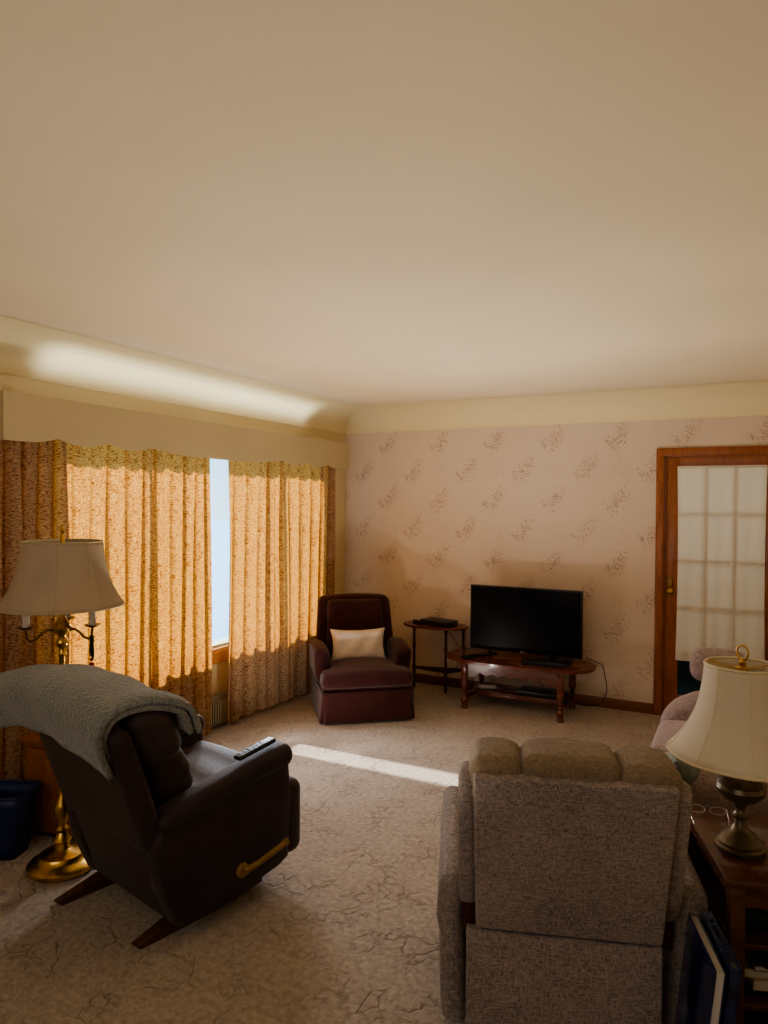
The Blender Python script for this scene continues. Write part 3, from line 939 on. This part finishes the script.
# hanging cord with beads
t0 = thing('beaded_cord', 'black braided cord with red beads hanging from the lamp arm', 'cord', (0, 0, 0))
hx, hy = LX+.150*cos(radians(14)), LY+.150*sin(radians(14))
t0.location = (hx, hy, 1.085)
MB().tube([(0, 0, .0), (.002, 0, -.03), (-.002, 0, -.07), (.003, 0, -.095)], .007, 8).tube([(.012, .0, .0), (.010, 0, -.04), (.014, 0, -.08), (.012, 0, -.105)], .006, 8).build('strap', M['black'], t0)
m = MB()
for z, r_ in ((-.110, .009), (-.134, .013)): m.lathe([(0, -r_), (r_*.7, -r_*.7), (r_, 0), (r_*.7, r_*.7), (0, r_)], (.005, 0, z), seg=14)
m.build('bead', M['redbead'], t0)

# cabinet and bin in the left corner
t0 = thing('end_cabinet', 'honey brown wooden end cabinet with a panelled door beside the blue bin', 'cabinet', (-3.10, 2.52, 0), 10)
MB().bx(-.165, .165, -.17, .17, .03, .475).build('body', M['cab_wood'], t0, smooth=False)
MB().bx(-.18, .18, -.19, .18, .475, .497, bevel=.005).build('top', M['cab_wood'], t0)
MB().bx(-.15, .15, -.15, .15, 0, .03).build('plinth', M['dark_wood'], t0, smooth=False)
dr = MB().bx(-.135, .135, -.186, -.171, .07, .45, bevel=.004).build('door', M['cab_wood'], t0)
MB().bx(-.095, .095, -.192, -.1865, .11, .41, bevel=.003).build('panel', M['cab_wood'], dr)
MB().lathe([(0, 0), (.006, 0), (.006, .012), (.014, .02), (.010, .028), (0, .028)], (.115, -.187, .30), rot=(radians(90), 0, 0), seg=14).build('knob', M['silver'], dr)
t0 = thing('waste_bin', 'navy blue plastic wastebasket on the carpet at the far left', 'bin', (-3.165, 2.15, 0), 24)
def binw(s_, inner=False):
    def f(u, v):
        W0, D0, W1, D1 = .105, .075, .150, .105
        a = 2*PI*u; e = 5
        cx = abs(cos(a))**(2/e)*(1 if cos(a) >= 0 else -1); sy = abs(sin(a))**(2/e)*(1 if sin(a) >= 0 else -1)
        return Vector(((W0+(W1-W0)*v)*cx, (D0+(D1-D0)*v)*sy, .002+.30*v))
    return f
m = MB().grid(binw(1), 64, 6, closed_u=True)
m.prism([tuple(binw(1)(k/32, .01))[:2] for k in range(32)], 'z', .002, .006)
m.build('bucket', M['blue'], t0, angle=50, solid=.004)
m = MB(); m.tube([binw(1)(k/64, 1.0)+Vector((0, 0, .002)) for k in range(65)], .006, 6)
m.build('rim', M['blue'], t0)

# ------------------------------------------------------------------ grey recliner
GR = (-.462, 2.12, 0); GA = 18
def grey_recliner():
    t = thing('recliner', 'grey tweed recliner with a channel tufted top seen from behind in the foreground', 'recliner', GR, GA)
    # outside back panel, leaning
    def sh(p):
        p = Vector(p); k = (p.z+.29)/.58
        p.y -= .17*k; p.x *= 1.0+.03*k
        return p
    MB().soft((0, .035, .672), (.54, .12, .52), .011, (6, 2, 8), fn=sh).build('backrest', M['grey_fab'], t)
    # side wings
    for sx in (-1, 1):
        poly = [(.02, .47), (-.045, .55), (-.145, .885), (-.135, .915), (-.10, .925), (0.02, .90), (.12, .60), (.12, .42), (.07, .42)]
        a, b = sx*.27, sx*.322
        MB().prism(poly, 'x', min(a, b), max(a, b), bevel=.018).build('wing', M['grey_fab'], t, angle=50)
    # three puffy channels rolling over the top
    for (xa, xb, dz) in ((-.285, -.140, -.004), (-.140, .130, .006), (.130, .290, -.004)):
        def pf(p, w=(xb-xa)):
            p = Vector(p)
            f = max(0, 1-(2*p.x/w)**2)
            if p.z > 0: p.z += .016*f**.6
            p.y += (-.004 if p.y < 0 else .012)*f
            p.z += .0015*sin(p.y*120+p.x*30)
            return p
        MB().soft(((xa+xb)/2, -.055, .905+dz), ((xb-xa)+.016, .19, .125), .036, (12, 4, 4), fn=pf).build('channel_cushion', M['grey_fab2'], t)
    MB().soft((0, .10, .69), (.52, .14, .38), .06, (8, 3, 8), fn=lambda p: Vector((p.x, p.y-.25*p.z+.02*cos(p.x*5), p.z))).build('back_cushion', M['grey_fab'], t)
    # lower outside panel
    def lw(p):
        p = Vector(p); p.y += .03*(1-(p.z+.18)/.36)*0; p.y += .003*sin(p.x*22+p.z*6)
        return p
    MB().soft((-.012, .000, .222), (.575, .03, .35), .007, (12, 1, 8), fn=lw).build('lower_back_panel', M['grey_fab'], t)
    # arms
    for sx in (-1, 1):
        def am(p, sx=sx):
            p = Vector(p)
            k = (p.y+.33)/.66; h_ = (p.z+.27)/.54
            p.x += sx*((.035 if sx < 0 else .02)*k)+sx*.012*sin(PI*h_)
            if p.z > .1: p.x += sx*.012
            p.z += .02*k*h_
            return p
        MB().soft((.355 if sx > 0 else -.335, .415, .285 if sx > 0 else .27), (.11 if sx > 0 else .085, .72, .51 if sx > 0 else .48), .04, (3, 8, 8), fn=am).build('arm', M['grey_fab'], t)
    MB().bx(-.315, -.24, .045, .075, .36, .54).bx(.24, .315, .045, .075, .36, .54).bx(-.27, .27, .05, .07, .36, .46).build('slot_shade_block', M['dark_wood'], t, smooth=False)  # dark blocks added to read as shade in the gaps round the panel
    MB().soft((0, .46, .40), (.50, .58, .16), .05, (6, 6, 2)).build('seat_cushion', M['grey_fab2'], t)
    MB().soft((0, .74, .26), (.56, .08, .36), .035, (6, 2, 6)).build('footrest', M['grey_fab'], t)
    MB().bx(-.24, .24, .10, .68, .06, .46).build('seat_box', M['grey_fab'], t, smooth=False)
    MB().bx(-.28, .28, .12, .66, .0, .05).build('base', M['dark_wood'], t, smooth=False)
grey_recliner()

# ------------------------------------------------------------------ corner end table + lamp (same heading)
TA = 18
u_ = Vector((cos(radians(TA)), sin(radians(TA)), 0)); v_ = Vector((-sin(radians(TA)), cos(radians(TA)), 0))
tc0 = Vector((-.032, 2.278, 0))          # front left corner
t0 = thing('end_table', 'dark walnut end table with open shelves holding the bronze lamp at right', 'table', tc0, TA)
TW, TD = .56, .50
MB().bx(0, TW, 0, TD, .575, .60, bevel=.006).build('tabletop', M['end_wood'], t0)
m = MB()
for i in range(30): m.lathe([(0, 0), (.006, .002), (.006, .008), (0, .010)], (.002, .01+i*.0165, .582), seg=8, rot=(0, radians(-90), 0))
m.build('bead_moulding', M['end_wood'], t0)
src = None
for (x, y) in ((.035, .035), (TW-.035, .035), (.035, TD-.035), (TW-.035, TD-.035)):
    if src is None: src = MB().bx(-.022, .022, -.022, .022, 0, .575, bevel=.004).build('leg', M['end_wood'], t0); l = src
    else: l = copy_part(src, t0)
    l.location = (x, y, 0)
ap = [(.058, .573), (TW-.058, .573)]
for i in range(31):
    s_ = i/30; x = TW-.058-(TW-.116)*s_
    ap.append((x, .515+.022*cos(s_*2*PI*2)*(1 if .1 < s_ < .9 else .3)-.012*(abs(s_-.5)*2)**4))
MB().prism(ap, 'y', .022, .040).build('apron', M['end_wood'], t0, smooth=False)
m = MB().bx(.028, .042, .06, TD-.06, .50, .572).bx(.060, TW-.06, TD-.04, TD-.028, .50, .572)
m.build('side_rail', M['end_wood'], t0, smooth=False)
src = None
for z in (.385, .205, .06):
    if src is None: src = MB().bx(.02, TW-.02, .025, TD-.02, 0, .018, bevel=.003).build('shelf', M['end_wood'], t0); l = src
    else: l = copy_part(src, t0)
    l.location = (0, 0, z)
MB().bx(.058, TW-.058, TD-.026, TD-.020, .08, .50).build('back_panel', M['dark_wood'], t0, smooth=False)
def on_table(x, y, z): return tc0+u_*x+v_*y+Vector((0, 0, z))
# items on shelves
t1 = thing('green_box', 'dark green pouch lying on the upper shelf of the end table', 'pouch', on_table(.13, .16, .404), TA)
MB().soft((0, 0, .035), (.13, .16, .07), .03, (4, 4, 2)).build('pouch', M['book_green'], t1)
t1.name = 'pouch'
z = .224
lab = ['pale thick book at the bottom of the stack on the middle shelf', 'cream paperback second in the stack on the middle shelf', 'grey booklet on top of the stack on the middle shelf']
for i, (mt, h, dx, a) in enumerate((('book_dark', .022, 0, 0), ('book_cream', .030, .01, 3), ('book_cream', .026, -.005, -2), ('book_grey', .016, .01, 4), ('book_dark', .03, .03, 9))):
    labs = ['dark thin book at the bottom of the stack on the end table shelf', 'thick cream book second from the bottom of the shelf stack', 'cream paperback in the middle of the shelf stack', 'grey booklet second from the top of the shelf stack', 'crumpled dark book lying on top of the shelf stack']
    t1 = thing('book', labs[i], 'book', on_table(.20+dx, .15, z), TA+a, 'books stacked on the end table shelf')
    MB().bx(-.117, .115, -.085, .085, .002, h-.002).build('pages', M['frame_white' if mt != 'book_dark' else 'book_dark'], t1, smooth=False)
    m = MB().bx(-.12, .12, -.088, .088, 0, .002).bx(-.12, .12, -.088, .088, h-.002, h).bx(-.12, -.117, -.088, .088, .0005, h-.0005)
    m.build('cover', M[mt], t1, smooth=False)
    z += h+.001
t1 = thing('magazine', 'pale magazine lying flat on the lowest shelf of the end table', 'magazine', on_table(.19, .14, .0785), TA+3)
MB().bx(-.12, .12, -.1, .1, 0, .010, bevel=.002).build('pages', M['book_cream'], t1)
MB().bx(-.122, .122, -.102, .102, .0105, .0115).build('cover', M['book_dark'], t1, smooth=False)

# table lamp
tl = on_table(.098, .20, .601)
t0 = thing('table_lamp', 'bronze urn table lamp with a cream bell shade on the walnut end table', 'lamp', tl, 10)
m = MB().lathe([(0, 0), (.068, 0), (.074, .008), (.074, .018), (.066, .024), (.070, .032), (.058, .042), (.050, .050), (.040, .058), (.026, .068), (.018, .085), (.016, .10), (.024, .108), (.024, .114), (.016, .122), (.014, .135), (.022, .15), (.03, .155), (.05, .165), (.068, .182), (.075, .200), (.070, .214), (.074, .218), (.066, .228), (.050, .240), (.030, .248), (.018, .254), (.012, .262), (.012, .33), (0, .33)], seg=36)
m.build('base', M['pewter'], t0)
m, f = shade_mesh(.110, .219, .59, .305, panels=8, curve=.78)
sh = m.build('shade', M['shade'], t0, angle=180, solid=.003)
m = MB()
for vv in (0, 1): m.tube([f(k/64, vv) for k in range(65)], .0045, 6)
for k in range(8): m.tube([f(k/8, v/12)*1.0015 for v in range(13)], .0022, 5)
m.build('shade_trim', M['shade_piping'], sh)
m = MB()
for k in range(3):
    a = 2*PI*k/3+.5; m.tube([(.01*cos(a), .01*sin(a), .578), (.06*cos(a), .06*sin(a), .580), (.111*cos(a), .111*sin(a), .590)], .002, 5)
m.tube([(.014, 0, .33), (.052, 0, .42), (.045, 0, .52), (.01, 0, .578)], .0018, 5).tube([(-.014, 0, .33), (-.052, 0, .42), (-.045, 0, .52), (-.01, 0, .578)], .0018, 5)
m.build('harp', M['brass'], t0)
m = MB().lathe([(0, .578), (.02, .578), (.02, .582), (.008, .588), (.012, .60), (.006, .608), (0, .612)], seg=16)
m.tube([(.022*cos(a)*cos(.9), .022*cos(a)*sin(.9)*-1, .630+.022*sin(a)) for a in [2*PI*k/24 for k in range(25)]], .003, 6)
m.build('ring_finial', M['brass'], t0)
MB().lathe([(0, .33), (.02, .335), (.028, .37), (.022, .40), (0, .41)], seg=16).build('bulb', M['candle'], t0)

# eyeglasses
t0 = thing('eyeglasses', 'thin wire framed eyeglasses lying on the back edge of the end table', 'glasses', on_table(.07, .45, .602), TA-8)
m = MB()
for sx in (-1, 1):
    m.tube([(sx*.034+.026*cos(a), 0+.004*sin(a), .016+.012*sin(a)) for a in [2*PI*k/20 for k in range(21)]], .0014, 5)
m.tube([(-.009, 0, .026), (0, 0, .032), (.009, 0, .026)], .0014, 5)
m.tube([(-.06, 0, .026), (-.062, .06, .012), (-.05, .11, .003)] if False else [(-.06, 0, .026), (-.061, -.05, .014), (-.055, -.10, .003)], .0014, 5)
m.tube([(.06, 0, .026), (.061, -.05, .014), (.055, -.10, .003)], .0014, 5)
m.build('wire_frame', M['silver'], t0)

# big flat books leaning against the table
for i, (off, lean, mt, labx, hh) in enumerate(((-.052, 6, 'cover', 'large glossy navy hardcover with white page edges leaning nearest the grey recliner', .47), (-.016, 6, 'frame_white', 'large all navy book leaning between the white edged book and the end table', .485))):
    t1 = thing('large_book', labx, 'book', on_table(off-.083, -.235, 0.004), TA)
    t1.rotation_euler = Euler((0, radians(lean), radians(TA)))
    MB().bx(-.010, .010, 0, .26, 0, hh).build('pages', M['frame_white' if i == 0 else 'cover'], t1, smooth=False)
    MB().bx(-.0135, -.0105, -.004, .264, 0, hh+.006, bevel=.001).bx(.0105, .0135, -.004, .264, 0, hh+.006, bevel=.001).build('cover', M['cover'], t1)

# ------------------------------------------------------------------ sofa along the right wall
SX0, SX1, SY0, SY1 = -.44, .50, 3.07, 4.56
t0 = thing('sofa', 'mauve beige woven sofa along the right wall beyond the end table', 'sofa', ((SX0+SX1)/2, (SY0+SY1)/2, 0))
ox, oy = (SX0+SX1)/2, (SY0+SY1)/2
lx = lambda x: x-ox
ly = lambda y: y-oy
MB().soft((0, 0, .17), (SX1-SX0-.03, SY1-SY0-.05, .24), .03, (4, 6, 2)).build('base', M['sofa_fab'], t0)
for y in (SY0+.11, SY1-.11):
    def am(p):
        p = Vector(p); k = (p.z+.28)/.56
        if p.x < -.1: p.z -= .14*((-p.x-.1)/.33)**2*k
        return p
    MB().soft((-.02, ly(y), .355), (SX1-SX0-.06, .21, .57), .095, (8, 3, 5), fn=am).build('arm', M['sofa_fab'], t0)
for i, (ya, yb, mt) in enumerate(((SY0+.20, 3.78, 'sofa_fab2'), (3.79, SY1-.20, 'sofa_fab'))):
    def sc(p):
        p = Vector(p)
        if p.z > 0: p.z += .02*(1-(p.x/.36)**2)
        return p
    MB().soft((-.09, ly((ya+yb)/2), .375), (.74, yb-ya-.004, .17), .055, (6, 6, 2), fn=sc).build('seat_cushion', M[mt], t0)
    MB().soft((.28, ly((ya+yb)/2), .64), (.22, yb-ya-.006, .42), .08, (3, 6, 6), rot=(0, radians(8), 0)).build('back_cushion', M['sofa_fab'], t0)
MB().soft((.40, 0, .49), (.13, SY1-SY0-.06, .72), .06, (2, 8, 6)).build('backrest', M['sofa_fab'], t0)
t1 = thing('bolster_cushion', 'round grey cushion propped on the far arm of the sofa by the door', 'cushion', (-.13, 4.55, .655), 0)
MB().soft((0, 0, .10), (.30, .14, .20), .068, (4, 2, 3)).build('cushion', M['sofa_fab'], t1)
t1 = pillow_mesh(.44, .40, .17).build('throw_pillow', M['teal_pillow'], None)
mark(t1, 'dark green throw pillow lying on the sofa behind the lamp', 'pillow')
t1.location = (-.02, 3.34, .60); t1.rotation_euler = (radians(62), 0, radians(10))
t1 = pillow_mesh(.26, .24, .12).build('throw_pillow', M['sheer'], None)
mark(t1, 'small pale blue grey pillow at the sofa edge left of the dark pillow', 'pillow')
t1.location = (-.22, 3.17, .57); t1.rotation_euler = (radians(60), radians(20), radians(40))

# ------------------------------------------------------------------ lights
def area(name, loc_, rot, size, size_y, power, col, spread=180):
    l = bpy.data.lights.new(name, 'AREA'); l.shape = 'RECTANGLE'; l.size = size; l.size_y = size_y
    l.energy = power; l.color = col; l.spread = radians(spread)
    o = bpy.data.objects.new(name, l); C.objects.link(o); o.location = loc_; o.rotation_euler = rot
    return o
s = bpy.data.lights.new('sun', 'SUN'); s.energy = 13; s.angle = radians(1.8); s.color = (1, .95, .88)
so = bpy.data.objects.new('sun', s); C.objects.link(so)
dv = Vector((1, 0.0, -.78)).normalized()
so.rotation_euler = dv.to_track_quat('-Z', 'Y').to_euler()
# added lamp standing in for daylight thrown up behind the cornice
area('cornice_fill', (-3.44, 3.95, 2.19), (0, radians(180-4), 0), .02, 2.7, 2.1, (.96, 1, .97), 55)
# passage light behind the door
area('passage_light', (-.1, YB+1.3, 1.7), (radians(90), 0, radians(180)), .9, 1.2, 11, (1, .96, .90))
# unseen soft fill lamp added behind the camera
area('room_fill', (-1.4, -1.9, 1.9), (radians(85), 0, 0), 3.2, 1.2, 24, (1, .96, .92))
def spot(name, loc_, target, cone, power, col):
    l = bpy.data.lights.new(name, 'SPOT'); l.energy = power; l.color = col; l.spot_size = radians(cone); l.spot_blend = 1; l.shadow_soft_size = 0
    o = bpy.data.objects.new(name, l); C.objects.link(o); o.location = loc_
    o.rotation_euler = (Vector(target)-Vector(loc_)).to_track_quat('-Z', 'Y').to_euler()
for k, (x, y) in enumerate(((-2.5, 2.7), (-1.5, 4.6), (-.9, 3.0), (-2.3, 4.2), (-1.2, 1.6), (-.9, 4.1))):
    spot('bounce_fill', (x, y, .7), (x+.1, y, 2.5), 168, 25, (1, .93, .81))  # unseen fill spots added for light bouncing up off the carpet
for k, x in enumerate((-2.9, -2.4)):
    spot('patch_fill', (x, 3.95, .04), (x+.1, 5.2, 1.6), 150, 13, (1, .96, .88))  # added low spots imitating bounce from the sun patch
for k, (y, z) in enumerate(((3.75, 1.0), (3.9, 1.7), (4.05, 1.3), (4.3, 1.8), (4.5, 1.1), (4.8, 1.5))):
    spot('window_fill', (-3.2, y, z), (-1.5, 3.2, 0), 115, 22, (.80, .88, 1))  # extra spots inside the drapes, imitating cool skylight from the gap

w = bpy.data.worlds.new('sky'); bpy.context.scene.world = w; w.use_nodes = True
nt = w.node_tree; nt.nodes.clear()
o = nt.nodes.new('ShaderNodeOutputWorld'); b = nt.nodes.new('ShaderNodeBackground')
tcw = nt.nodes.new('ShaderNodeTexCoord'); sp = nt.nodes.new('ShaderNodeSeparateXYZ'); rp = nt.nodes.new('ShaderNodeValToRGB')
nt.links.new(tcw.outputs['Generated'], sp.inputs[0]); nt.links.new(sp.outputs[2], rp.inputs[0]); nt.links.new(rp.outputs[0], b.inputs[0]); nt.links.new(b.outputs[0], o.inputs[0])
rp.color_ramp.elements[0].position = 0; rp.color_ramp.elements[0].color = (.52, .74, .92, 1)
rp.color_ramp.elements[1].position = .5; rp.color_ramp.elements[1].color = (.18, .46, .92, 1)
b.inputs[1].default_value = 2.6

# ------------------------------------------------------------------ camera
yaw, pitch, roll_ = radians(27.2), radians(-.8), radians(.4)
f = Vector((-sin(yaw)*cos(pitch), cos(yaw)*cos(pitch), sin(pitch)))
r0 = Vector((cos(yaw), sin(yaw), 0)); u0 = r0.cross(f)
r = cos(roll_)*r0+sin(roll_)*u0; up = -sin(roll_)*r0+cos(roll_)*u0
cam = bpy.data.cameras.new('camera'); co = bpy.data.objects.new('camera', cam); C.objects.link(co)
mt = Matrix((r, up, -f)).transposed().to_4x4(); mt.translation = Vector((0, 0, 1.70)); co.matrix_world = mt
cam.sensor_fit = 'HORIZONTAL'; cam.sensor_width = 36; cam.lens = 702/768*36; cam.clip_start = .02
bpy.context.scene.camera = co
sc = bpy.context.scene
sc.view_settings.view_transform = 'AgX'
try: sc.view_settings.look = 'AgX - Medium High Contrast'
except Exception: pass
sc.view_settings.exposure = 0.14
sc.cycles.max_bounces = 10; sc.cycles.diffuse_bounces = 6; sc.cycles.transparent_max_bounces = 12
sc.cycles.sample_clamp_indirect = 6
sc.cycles.use_denoising = True
